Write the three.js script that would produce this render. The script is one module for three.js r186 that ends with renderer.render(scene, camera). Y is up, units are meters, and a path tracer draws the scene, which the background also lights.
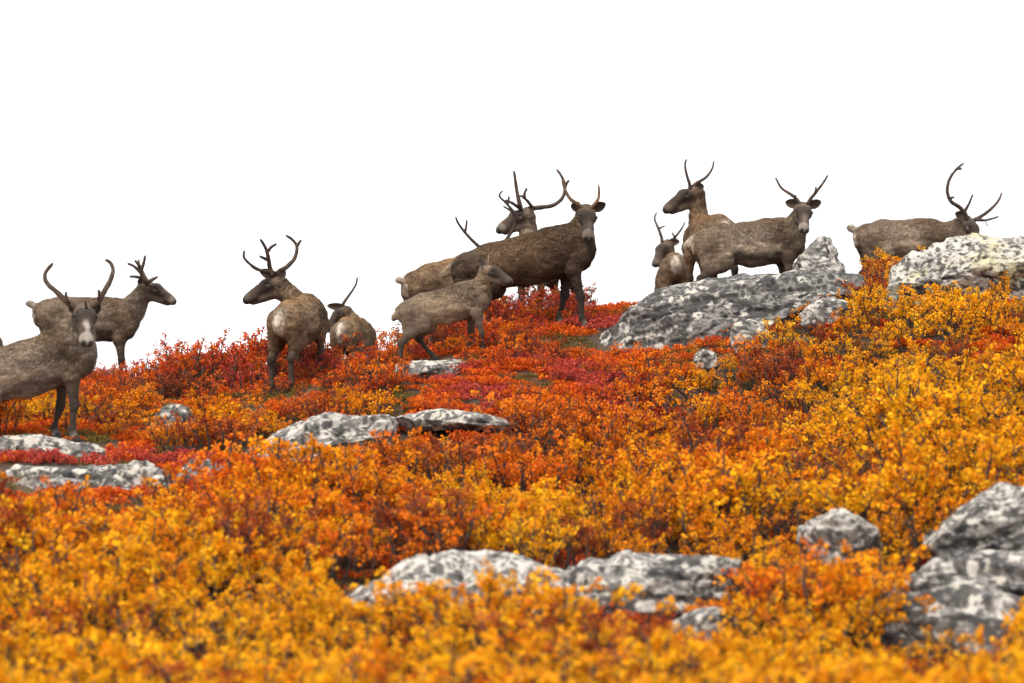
import * as THREE from 'three';
import { mergeGeometries } from 'three/addons/utils/BufferGeometryUtils.js';
import { ImprovedNoise } from 'three/addons/math/ImprovedNoise.js';

// ------------------------------------------------------------------ camera, sky, sun, exposure
const scene = new THREE.Scene();
const W = 1024, H = 683, FOV = 12, PITCH = 5 * Math.PI / 180, EYE = 1.7;
const camera = new THREE.PerspectiveCamera(FOV, W / H, 0.5, 2000);
camera.position.set(0, EYE, 0);
camera.rotation.x = PITCH;
camera.focus = 39.2;
camera.userData.fStop = 0.95;

const NZ = new ImprovedNoise();
const noise = (x, y, z) => NZ.noise(x + 100.37, y + 100.71, z + 100.13);
function fbm(x, y, z, oct = 4) { let a = 1, s = 0, n = 0; for (let i = 0; i < oct; i++) { s += a * noise(x, y, z); n += a; a *= 0.5; x *= 2.03; y *= 2.03; z *= 2.03; } return s / n; }
function rngOf(seed) { let s = (seed * 2654435761) | 0; return () => { s = (s + 0x6d2b79f5) | 0; let t = Math.imul(s ^ (s >>> 15), 1 | s); t = (t + Math.imul(t ^ (t >>> 7), 61 | t)) ^ t; return ((t ^ (t >>> 14)) >>> 0) / 4294967296; }; }
const clamp = THREE.MathUtils.clamp, lerp = THREE.MathUtils.lerp;
const smooth = (a, b, x) => { const t = clamp((x - a) / (b - a), 0, 1); return t * t * (3 - 2 * t); };

{ // closed cloud deck: the same pale grey-white in every direction, with faint cloud structure
  const w = 512, h = 256, d = new Float32Array(w * h * 4);
  for (let j = 0; j < h; j++) for (let i = 0; i < w; i++) {
    const lat = ((j + 0.5) / h - 0.5) * Math.PI, lon = ((i + 0.5) / w - 0.5) * 2 * Math.PI;
    const x = Math.cos(lat) * Math.cos(lon), y = Math.sin(lat), z = Math.cos(lat) * Math.sin(lon);
    const v = 0.62 * (1 + 0.03 * fbm(x * 2.2, y * 5, z * 2.2, 4));
    d.set([v, v * 1.0, v * 1.005, 1], (j * w + i) * 4);
  }
  const sky = new THREE.DataTexture(d, w, h, THREE.RGBAFormat, THREE.FloatType);
  sky.mapping = THREE.EquirectangularReflectionMapping; sky.magFilter = THREE.LinearFilter; sky.needsUpdate = true;
  scene.background = sky; scene.environment = sky;
}
const sun = new THREE.DirectionalLight(0xfff1e0, 1.5);
sun.position.set(-16, 46, -14); sun.target.position.set(0, 3, -36);
sun.castShadow = true; sun.shadow.radius = 20; sun.shadow.mapSize.set(4096, 4096);
Object.assign(sun.shadow.camera, { left: -22, right: 22, top: 22, bottom: -22, near: 1, far: 140 });
scene.add(sun, sun.target);
const renderer = new THREE.WebGLRenderer({ antialias: true });
renderer.setSize(W, H);
renderer.toneMapping = THREE.LinearToneMapping;
renderer.toneMappingExposure = 2.6;
renderer.shadowMap.enabled = true;

// ------------------------------------------------------------------ helpers
const FPX = (H / 2) / Math.tan(FOV * Math.PI / 360);          // pixels per metre at 1 m
function at(px, py, D) {                                       // the point that lies D metres north of the camera on that line of sight
  const x = (px - W / 2) / FPX, y = (H / 2 - py) / FPX, c = Math.cos(PITCH), s = Math.sin(PITCH);
  const fy = y * c + s, fz = c - y * s;
  return new THREE.Vector3(x / fz * D, EYE + fy / fz * D, -D);
}
const taken = new Map();
function numbered(n) { const k = taken.get(n) ?? 0; taken.set(n, k + 1); return k ? n + '_' + String(k).padStart(3, '0') : n; }
function shade(o) { o.traverse((m) => { if (m.isMesh) { m.castShadow = true; m.receiveShadow = true; } }); }
function thing(o, name, label, category, group) {
  o.name = numbered(name); o.userData.label = label; o.userData.category = category;
  if (group) o.userData.group = group;
  shade(o); scene.add(o); return o;
}
function part(parent, name, geometry, material) { const m = new THREE.Mesh(geometry, material); m.name = name; parent.add(m); return m; }
function geo(pos, idx, col, nor) {
  const g = new THREE.BufferGeometry();
  g.setAttribute('position', new THREE.BufferAttribute(pos instanceof Float32Array ? pos : new Float32Array(pos), 3));
  if (idx) g.setIndex(new THREE.BufferAttribute(idx instanceof Uint32Array ? idx : new Uint32Array(idx), 1));
  if (col) g.setAttribute('color', new THREE.BufferAttribute(col instanceof Float32Array ? col : new Float32Array(col), 3));
  if (nor) g.setAttribute('normal', new THREE.BufferAttribute(nor instanceof Float32Array ? nor : new Float32Array(nor), 3)); else g.computeVertexNormals();
  return g;
}

// ------------------------------------------------------------------ the hillside
// survey: [column, row, metres north] of bare ground, turned into points of a thin-plate surface
const survey = [
  [-260, 730, 25], [-260, 590, 29], [-260, 500, 33], [-260, 450, 36], [-260, 405, 40], [-260, 425, 46],
  [-46, 416, 48], [-160, 420, 48], [60, 735, 25], [60, 615, 28.5], [60, 540, 31], [40, 487, 33.2], [30, 441, 35], [70, 441, 34.9], [70, 415, 37.5], [70, 385, 40.5], [92, 386, 45],
  [280, 735, 25], [280, 615, 28.5], [280, 540, 31.5], [280, 478, 34.3], [280, 428, 37], [290, 388, 39.4], [280, 376, 41], [345, 374, 41], [350, 396, 44],
  [450, 735, 24.5], [430, 630, 27.5], [440, 570, 30], [450, 500, 33], [450, 440, 35.6], [400, 368, 38.2], [440, 362, 38.3], [480, 350, 38.4], [450, 350, 40], [440, 338, 42], [440, 350, 46],
  [570, 735, 24.5], [570, 615, 29], [570, 520, 33], [570, 430, 36], [570, 364, 39], [480, 344, 40.6], [565, 323, 40.7], [540, 322, 43], [570, 335, 47],
  [720, 735, 24.5], [720, 615, 29], [720, 515, 32.5], [720, 415, 36.5], [700, 356, 38.3], [760, 330, 39.3], [710, 312, 41.5], [790, 304, 41.6], [720, 302, 43], [670, 328, 46],
  [900, 735, 25], [900, 610, 28.5], [900, 515, 31], [900, 415, 34.5], [900, 328, 37.4], [965, 306, 38.1], [900, 294, 40], [900, 282, 41.5], [900, 303, 45],
  [1060, 735, 25], [1060, 580, 29], [1060, 490, 31], [1060, 415, 34], [1060, 322, 37], [1060, 290, 39.5], [1060, 275, 41], [1060, 315, 46],
  [1300, 735, 25], [1300, 590, 29], [1300, 480, 32], [1300, 380, 36], [1300, 290, 40], [1300, 300, 46],
].map((p) => at(...p));
for (const [x, z, y] of [[-9, 2, 0], [0, 2, 0], [9, 2, 0], [-8, -9, 0.15], [0, -9, 0.2], [8, -9, 0.2], [-8, -17, 0.6], [0, -17, 0.65], [8, -17, 0.65], [-12, -56, 2.4], [0, -56, 3.4], [12, -56, 4], [-14, -66, 0.5], [0, -66, 1], [14, -66, 1.4], [-22, -30, 1.5], [-24, -44, 3], [24, -30, 3], [26, -44, 6]]) survey.push(new THREE.Vector3(x, y, z));
const plate = (() => {
  const n = survey.length, N = n + 3, U = (r2) => (r2 > 1e-9 ? r2 * Math.log(r2) : 0);
  const A = Array.from({ length: N }, () => new Float64Array(N + 1));
  for (let i = 0; i < n; i++) {
    for (let j = 0; j < n; j++) A[i][j] = U((survey[i].x - survey[j].x) ** 2 + (survey[i].z - survey[j].z) ** 2) + (i === j ? 0.6 : 0);
    A[i][n] = A[n][i] = 1; A[i][n + 1] = A[n + 1][i] = survey[i].x; A[i][n + 2] = A[n + 2][i] = survey[i].z; A[i][N] = survey[i].y;
  }
  for (let c = 0; c < N; c++) {
    let p = c; for (let r = c + 1; r < N; r++) if (Math.abs(A[r][c]) > Math.abs(A[p][c])) p = r;
    const t = A[c]; A[c] = A[p]; A[p] = t;
    for (let r = 0; r < N; r++) if (r !== c) { const f = A[r][c] / A[c][c]; if (f) for (let k = c; k <= N; k++) A[r][k] -= f * A[c][k]; }
  }
  const w = A.map((r, i) => r[N] / r[i]);
  return (x, z) => { let s = w[n] + w[n + 1] * x + w[n + 2] * z; for (let i = 0; i < n; i++) { const r2 = (x - survey[i].x) ** 2 + (z - survey[i].z) ** 2; if (r2 > 1e-9) s += w[i] * r2 * Math.log(r2); } return s; };
})();
function ground(x, z) {
  const r = Math.hypot(x / 1.0, z + 33), k = smooth(30, 62, r), far = -1.2 + 1.6 * fbm(x / 60, 3, z / 60, 3) * smooth(50, 200, r);
  return (k < 1 ? plate(x, z) * (1 - k) : 0) + far * k + 0.05 * fbm(x * 0.9, 1, z * 0.9, 3);
}
{
  const axis = (lo, hi, step, out) => { const v = []; for (let a = lo; a <= hi + 1e-6; a += step) v.push(a); let s = step, a = hi; while (a < out) { s *= 1.22; a += s; v.push(a); } s = step; a = lo; while (a > -out) { s *= 1.22; a -= s; v.unshift(a); } return v; };
  const xs = axis(-13, 13, 0.13, 700), zs = axis(-51, -20, 0.14, 700), pos = [], col = [], idx = [];
  const c0 = [0.03, 0.02, 0.013], c1 = [0.06, 0.03, 0.014], c2 = [0.075, 0.055, 0.02], c3 = [0.11, 0.026, 0.016];
  for (const z of zs) for (const x of xs) {
    pos.push(x, ground(x, z) + 0.015 * noise(x * 7, 5, z * 7), z);
    const a = smooth(-0.1, 0.3, fbm(x * 1.3, 8, z * 1.3, 4)), b = smooth(0.05, 0.35, fbm(x * 0.9, 15, z * 0.9, 4)), c = smooth(0.1, 0.35, fbm(x * 1.1, 25, z * 1.1, 4)), n = 1 + 0.35 * noise(x * 9, 2, z * 9);
    for (let k = 0; k < 3; k++) col.push(lerp(lerp(lerp(c0[k], c1[k], a), c2[k], b), c3[k], c) * n);
  }
  for (let j = 0; j + 1 < zs.length; j++) for (let i = 0; i + 1 < xs.length; i++) { const a = j * xs.length + i, b = a + xs.length; idx.push(a, b, a + 1, a + 1, b, b + 1); }
  const m = new THREE.Mesh(geo(pos, idx, col), new THREE.MeshStandardMaterial({ vertexColors: true, roughness: 1 }));
  m.name = 'tundra_ground'; m.userData = { kind: 'structure', label: 'dark peaty tundra hillside under the autumn shrubs', category: 'ground' };
  m.castShadow = m.receiveShadow = true; scene.add(m);
}
const site = (px, D) => { const p = at(px, 400, D); p.y = ground(p.x, p.z); return p; };

// ------------------------------------------------------------------ rocks
const hash3 = (x, y, z) => { let h = Math.imul(x, 374761393) ^ Math.imul(y, 668265263) ^ Math.imul(z, 2147483647 - 974634321); h = Math.imul(h ^ (h >>> 13), 1274126177); return ((h ^ (h >>> 16)) >>> 0) / 4294967296; };
function rounds(x, y, z) {                                               // the lichen round a point lies in: [distance from its rim, its number], negative inside
  const X = Math.floor(x), Y = Math.floor(y), Z = Math.floor(z); let best = 9, id = 0;
  for (let i = -1; i < 2; i++) for (let j = -1; j < 2; j++) for (let k = -1; k < 2; k++) {
    const a = hash3(X + i, Y + j, Z + k), d = Math.hypot(X + i + hash3(X + i + 57, Y + j, Z + k) - x, Y + j + hash3(X + i, Y + j + 91, Z + k) - y, Z + k + hash3(X + i, Y + j, Z + k + 33) - z) - 0.18 - 0.42 * a * a;
    if (d < best) { best = d; id = a; }
  }
  return [best, id];
}
const rockMat = new THREE.MeshStandardMaterial({ vertexColors: true, roughness: 0.92 });
const rocks = [];
// box: the rock's outline in the picture [left, top, right, bottom]; D metres north; deep: its thickness away from the viewer; roll: slope of its top, degrees
function rock(name, label, [x0, y0, x1, y1], D, deep, o = {}) {
  const R = rngOf(o.seed ?? Math.round(x0 * 7 + y0)), q = o.fine ?? 64, sink = o.sink ?? 0.25;
  const a = at(x0, y1, D), b = at(x1, y0, D), hw = (b.x - a.x) / 2, hh = (b.y - a.y) / 2 + sink / 2, hd = deep / 2;
  const mid = new THREE.Vector3((a.x + b.x) / 2, (a.y + b.y) / 2 - sink / 2, -D);
  const cuts = []; for (let i = 0; i < (o.cuts ?? 30); i++) { const u = R() * 2 - 1, t = R() * 6.283, s = Math.sqrt(1 - u * u); cuts.push([s * Math.cos(t), u, s * Math.sin(t), 0.76 + 0.2 * R()]); }
  const s0 = R() * 50, pos = [], col = [], idx = [], E = o.box ?? 3, v = new THREE.Vector3(), n = new THREE.Vector3();
  const big = Math.min(hw, hh, hd), seg = (L) => Math.max(10, Math.round(L / (o.cell ?? 0.016)));
  const faces = [[0, 1, 2, hw, hh, hd], [2, 1, 0, hd, hh, hw], [0, 2, 1, hw, hd, hh]];
  for (const [i, j, k, A, B] of faces) for (const sg of [-1, 1]) {
    if (k === 1 && sg < 0) continue;                                   // the underside lies in the soil
    const nu = Math.min(260, seg(A * 2)), nv = Math.min(200, seg(B * 2)), at0 = pos.length / 3;
    for (let y = 0; y <= nv; y++) for (let x = 0; x <= nu; x++) {
      const p = [0, 0, 0]; p[i] = x / nu * 2 - 1; p[j] = y / nv * 2 - 1; p[k] = sg;
      const len = Math.pow(Math.abs(p[0]) ** E + Math.abs(p[1]) ** E + Math.abs(p[2]) ** E, 1 / E);
      p[0] /= len; p[1] /= len; p[2] /= len;
      for (const c of cuts) { const over = p[0] * c[0] + p[1] * c[1] + p[2] * c[2] - c[3]; if (over > 0) { const f = over * 0.97; p[0] -= c[0] * f; p[1] -= c[1] * f; p[2] -= c[2] * f; } }
      v.set(p[0] * hw, p[1] * hh, p[2] * hd);
      n.set(p[0] / hw, p[1] / hh, p[2] / hd).normalize();
      const X = v.x + s0, Y = v.y - s0, Z = v.z + s0 * 0.5;
      const strata = o.strata ? o.strata * smooth(0.25, 0.6, Math.abs(noise(X * 0.5, Y * 9 + X * 0.8, Z * 0.5))) : 0;
      const crack = smooth(0.07, 0, Math.abs(fbm(X * 1.1, Y * 1.6, Z * 1.1, 3))) * Math.min(0.035, big * 0.12);
      const d = Math.min(0.1, big * 0.3) * fbm(X * 1.7, Y * 2.4, Z * 1.7, 3) + Math.min(0.035, big * 0.1) * fbm(X * 6, Y * 8, Z * 6, 3) + 0.014 * fbm(X * 22, Y * 26, Z * 22, 2) - crack - strata * 0.04;
      v.addScaledVector(n, d); pos.push(v.x, v.y, v.z);
      // stone and lichens
      const warm = o.warm ?? 0.3, g = 0.15 + 0.08 * fbm(X * 3, Y * 3, Z * 3, 3) + 0.09 * fbm(X * 16, Y * 20, Z * 16, 3), wob = 0.25 * noise(X * 18, Y * 18, Z * 18);
      let r = [g * 1.04, g, g * 0.95];
      const yel = warm * smooth(-0.1, 0.35, fbm(X * 1.9, Y * 2, Z * 1.9 + 30, 3)), pc = [0.43, lerp(0.415, 0.4, yel), lerp(0.385, 0.24, yel)], pd = (o.pale ?? 0) * 0.2, dk = o.dark ?? 0;
      const pale = smooth(0.03 - pd, 0.12 - pd * 0.7, 0.6 * fbm(X * 3.4, Y * 5, Z * 3.4 + 9, 3) + 0.6 * fbm(X * 12, Y * 18, Z * 12 + 9, 3)), fine = 1 + 0.8 * fbm(X * 34, Y * 40, Z * 34, 2);
      r = r.map((c, m) => lerp(c, pc[m], pale * 0.8) * fine);
      const crust = smooth(0.05, 0.13, 0.55 * fbm(X * 3.6, Y * 6.5, Z * 3.6 - 14, 3) + 0.6 * fbm(X * 12, Y * 17, Z * 12 - 14, 4) + dk - pd * 0.15);
      r = r.map((c) => lerp(c, 0.028, crust * 0.85));
      const [d1, n1] = rounds(X * 8 + wob, Y * 8, Z * 8 - wob), [d2, n2] = rounds(X * 17 + 40, Y * 17 + wob, Z * 17);
      const in1 = smooth(0.03, -0.04, d1 + wob * 0.4), in2 = smooth(0.04, -0.06, d2);
      if (n1 > 0.45) r = r.map((c, m) => lerp(c, n1 > 0.62 + dk * 2 - pd * 0.6 ? pc[m] * 1.05 : 0.03, in1 * 0.8));
      if (n2 > 0.68 - dk * 2) r = r.map((c) => lerp(c, 0.026, in2 * 0.8));
      const seam = smooth(0.03, 0.008, Math.abs(fbm(X * 2.2, Y * 4.5, Z * 2.2 + 3, 3)));
      r = r.map((c) => lerp(c, 0.03, seam * 0.8));
      col.push(...r);
    }
    for (let y = 0; y < nv; y++) for (let x = 0; x < nu; x++) { const e = at0 + y * (nu + 1) + x, f = e + nu + 1; if ((k === 0 || k === 2 ? (k === 2) === (sg > 0) : sg < 0)) idx.push(e, e + 1, f, e + 1, f + 1, f); else idx.push(e, f, e + 1, e + 1, f, f + 1); }
  }
  // weld the seams between the faces so that the shading runs on
  const g = geo(pos, idx, col); { const N = g.attributes.normal, P = g.attributes.position, m = new Map(); for (let i = 0; i < P.count; i++) { const key = Math.round(P.getX(i) * 2000) + '_' + Math.round(P.getY(i) * 2000) + '_' + Math.round(P.getZ(i) * 2000); const l = m.get(key); if (l) l.push(i); else m.set(key, [i]); } for (const l of m.values()) if (l.length > 1) { let sx = 0, sy = 0, sz = 0; for (const i of l) { sx += N.getX(i); sy += N.getY(i); sz += N.getZ(i); } const L = Math.hypot(sx, sy, sz) || 1; for (const i of l) N.setXYZ(i, sx / L, sy / L, sz / L); } }
  const mesh = new THREE.Mesh(g, rockMat); mesh.position.copy(mid); mesh.rotation.set(0, (o.yaw ?? 0) * Math.PI / 180, (o.roll ?? 0) * Math.PI / 180, 'YZX');
  thing(mesh, name, label, 'rock', o.group);
  rocks.push({ x: mid.x, z: mid.z, hw, hd, yaw: (o.yaw ?? 0) * Math.PI / 180, front: o.front ?? 0.25, reach: o.reach ?? 1.6, near: o.near, clear: o.clear ?? [-1.02, 1.02] });
  return mesh;
}
rock('long_boulder', 'long grey whaleback boulder streaked with dark lichen, below the two caribou standing together', [562, 277, 872, 352], 39.7, 1.8, { roll: 13, yaw: -6, front: 0.16, reach: 1.5, clear: [-1.05, 0.1], near: 'the long grey boulder', dark: 0.04, seed: 11, sink: 0.5, cell: 0.014, box: 4, pale: -0.9, strata: 0.8 });
rock('boulder', 'rounded pale boulder speckled black, peeping over the long grey boulder', [786, 239, 850, 298], 41.0, 0.9, { box: 5, pale: 0.6, near: 'the speckled boulder', seed: 23, front: 1 });
rock('boulder', 'cream lichen boulder on the crest, before the caribou with hanging velvet', [872, 231, 1095, 306], 38.6, 1.5, { box: 4, roll: 10, warm: 1, pale: 0.9, near: 'the cream lichen boulder', seed: 31, front: 0.75, reach: 0.6, clear: [-0.9, 1.1], cell: 0.014 });
rock('stone', 'low grey stone among orange shrubs under the right end of the long boulder', [802, 296, 850, 315], 38.2, 0.6, { roll: 14, near: 'the low grey stone', seed: 37, front: 0.24, reach: 0.8 });
rock('stone', 'small pale stone at the foot of the long grey boulder', [692, 346, 718, 361], 37.8, 0.3, { pale: 0.3, seed: 41, front: 0.16, reach: 0.7, sink: 0.2 });
rock('stone', 'dark-sided stone beside a yellow shrub below the long boulder', [728, 320, 772, 340], 38.2, 0.4, { roll: 14, seed: 43, front: 0.2, reach: 0.7, sink: 0.25 });
rock('flat_rock', 'flat grey slab under the hooves of the calf', [394, 359, 472, 374], 38.0, 1.1, { seed: 47, roll: 3, front: 0.22, reach: 0.9, near: 'the slab under the calf', sink: 0.2 });
rock('flat_rock', 'sloping white lichen slab with a rounded lower end, midway down the slope', [224, 411, 410, 470], 35.3, 1.2, { box: 4.5, roll: 15, yaw: 4, pale: 0.4, near: 'the sloping white slab', seed: 53, front: 0.09, reach: 1.7, strata: 1.4, sink: 0.3, clear: [-1, 0.5] });
rock('flat_rock', 'thin pale ledge running on from the sloping white slab', [388, 410, 524, 420], 35.9, 0.8, { box: 5, roll: -2, pale: 0.4, near: 'the thin pale ledge', seed: 59, front: 0.12, reach: 1.3, strata: 1.4, sink: 0.2 });
rock('flat_rock', 'flat pale ledge under the front hooves of the white-blazed caribou', [-70, 436, 128, 460], 34.7, 1.0, { roll: 3, pale: 0.5, near: 'the ledge under the front hooves', seed: 61, front: 0.08, reach: 0.7, strata: 1, sink: 0.25 });
rock('stone', 'small grey stone in red shrubs above the hoof ledge', [148, 406, 196, 422], 36.6, 0.5, { roll: 5, seed: 67, front: 0.16, reach: 0.8, sink: 0.2, near: 'the small grey stone' });
rock('flat_rock', 'long low ledge along the broken row of stones, below the crimson carpet', [-44, 463, 206, 496], 33.7, 0.9, { box: 6, strata: 1.6, seed: 69, front: 0.08, reach: 1.9, sink: 0.25, dark: 0.04 });
rock('stone', 'mossy white stone in the broken row below the crimson ground cover', [10, 470, 98, 496], 33.4, 0.8, { pale: 0.2, seed: 71, front: 0.1, reach: 1.5, sink: 0.25, dark: 0.05, box: 4, near: 'the broken row of stones' });
rock('stone', 'blocky dark-flecked stone, largest in the broken row', [78, 460, 184, 504], 33.5, 0.9, { roll: 5, seed: 73, front: 0.1, reach: 1.5, sink: 0.25, dark: 0.06, box: 5, near: 'the broken row of stones' });
rock('stone', 'small pale stone at the end of the broken row, toward the sloping slab', [172, 458, 236, 484], 33.9, 0.6, { pale: 0.2, seed: 79, front: 0.1, reach: 1.5, sink: 0.2, box: 4 });
rock('stone', 'low stone half sunk in amber shrubs below the broken row', [14, 497, 78, 514], 32.8, 0.6, { seed: 83, front: 0.1, reach: 1.5, sink: 0.2, box: 4 });
rock('flat_rock', 'long white and black lichen slab with a rounded nose in golden shrubs', [316, 549, 590, 620], 29.0, 1.5, { box: 5, strata: 0.8, roll: 8, yaw: 5, pale: 0.6, near: 'the long white slab', seed: 89, front: 0.15, reach: 1.3, sink: 0.4 });
rock('flat_rock', 'flat black-flecked slab continuing the long white slab', [525, 547, 758, 612], 29.2, 1.4, { box: 5, strata: 1, roll: 1, yaw: -4, pale: 0.15, dark: 0.04, near: 'the black-flecked slab', seed: 97, front: 0.24, reach: 1.2, sink: 0.4 });
rock('boulder', 'pale lumpy rock breaking through golden shrubs before the black-flecked slab', [655, 604, 742, 662], 27.6, 0.9, { pale: 0.2, dark: 0.05, near: 'the pale lumpy rock', seed: 101, front: 0.3, reach: 1.0, sink: 0.4 });
rock('boulder', 'pointed white boulder standing alone among orange shrubs', [798, 507, 880, 548], 29.6, 0.8, { roll: -9, pale: 0.8, near: 'the pointed white boulder', seed: 103, front: 0.32, reach: 1.0, box: 4, sink: 0.4 });
rock('boulder', 'slanting white crag at the top of the dark outcrop', [926, 472, 1105, 560], 29.2, 1.2, { box: 4.5, strata: 1, roll: 24, pale: 0.4, dark: 0.04, near: 'the dark outcrop', seed: 107, front: 0.34, reach: 0.8, sink: 0.3 });
rock('flat_rock', 'flat ledge crossing the middle of the dark outcrop', [876, 549, 1095, 592], 28.4, 1.0, { roll: 4, pale: 0.2, dark: 0.05, near: 'the dark outcrop', seed: 109, front: 0.3, reach: 0.8, strata: 1.6, sink: 0.4, box: 5 });
rock('boulder', 'broad dark rock face at the bottom of the outcrop', [868, 584, 1085, 692], 27.6, 1.1, { roll: -3, dark: 0.12, pale: -0.1, near: 'the dark outcrop', seed: 113, front: 0.17, reach: 2.1, sink: 0.3, strata: 1 });

// ------------------------------------------------------------------ caribou
const hex = (h) => { const c = new THREE.Color(h); return [c.r, c.g, c.b]; };
const furMat = new THREE.MeshStandardMaterial({ vertexColors: true, roughness: 0.95 });
const hairMat = new THREE.MeshPhysicalMaterial({ vertexColors: true, roughness: 1, specularIntensity: 0.2, transmission: 0.4, thickness: 0 });
const eyeMat = new THREE.MeshPhysicalMaterial({ color: 0x080605, roughness: 0.3, specularIntensity: 0.6 });
const hoofMat = new THREE.MeshStandardMaterial({ color: 0x1c1714, roughness: 0.6 });
const antlerMat = new THREE.MeshStandardMaterial({ vertexColors: true, roughness: 0.85 });
const V = (x, y, z) => new THREE.Vector3(x, y, z);

function sweep(pts, r0, r1, col, seed, flat = 1) {                        // a tapered, slightly knobbly limb of antler
  const curve = new THREE.CatmullRomCurve3(pts, false, 'centripetal'), n = Math.max(8, pts.length * 7), q = 8;
  const fr = curve.computeFrenetFrames(n, false), pos = [], idx = [], c = [];
  for (let i = 0; i <= n; i++) {
    const t = i / n, p = curve.getPointAt(t), tip = t > 0.93 ? Math.sqrt(Math.max(0.02, 1 - ((t - 0.93) / 0.07) ** 2)) : 1;
    for (let k = 0; k < q; k++) {
      const a = k / q * 6.2832, r = lerp(r0, r1, t) * tip * (1 + 0.16 * noise(p.x * 22 + seed, p.y * 22 + Math.cos(a), p.z * 22 + Math.sin(a)));
      const v = p.clone().addScaledVector(fr.normals[i], Math.cos(a) * r * flat).addScaledVector(fr.binormals[i], Math.sin(a) * r);
      pos.push(v.x, v.y, v.z); const m = 1 + 0.35 * noise(v.x * 30 + seed, v.y * 30, v.z * 30) + 0.8 * smooth(0.1, 0.4, noise(v.x * 9 + seed, v.y * 9, v.z * 9)); c.push(col[0] * m, col[1] * m, col[2] * m);
    }
  }
  for (let i = 0; i < n; i++) for (let k = 0; k < q; k++) { const a = i * q + k, b = i * q + (k + 1) % q; idx.push(a, b, a + q, b, b + q, a + q); }
  const e = pos.length / 3, p = curve.getPointAt(1); pos.push(p.x, p.y, p.z); c.push(...col);
  for (let k = 0; k < q; k++) idx.push(n * q + k, n * q + (k + 1) % q, e);
  return geo(pos, idx, c);
}

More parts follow.
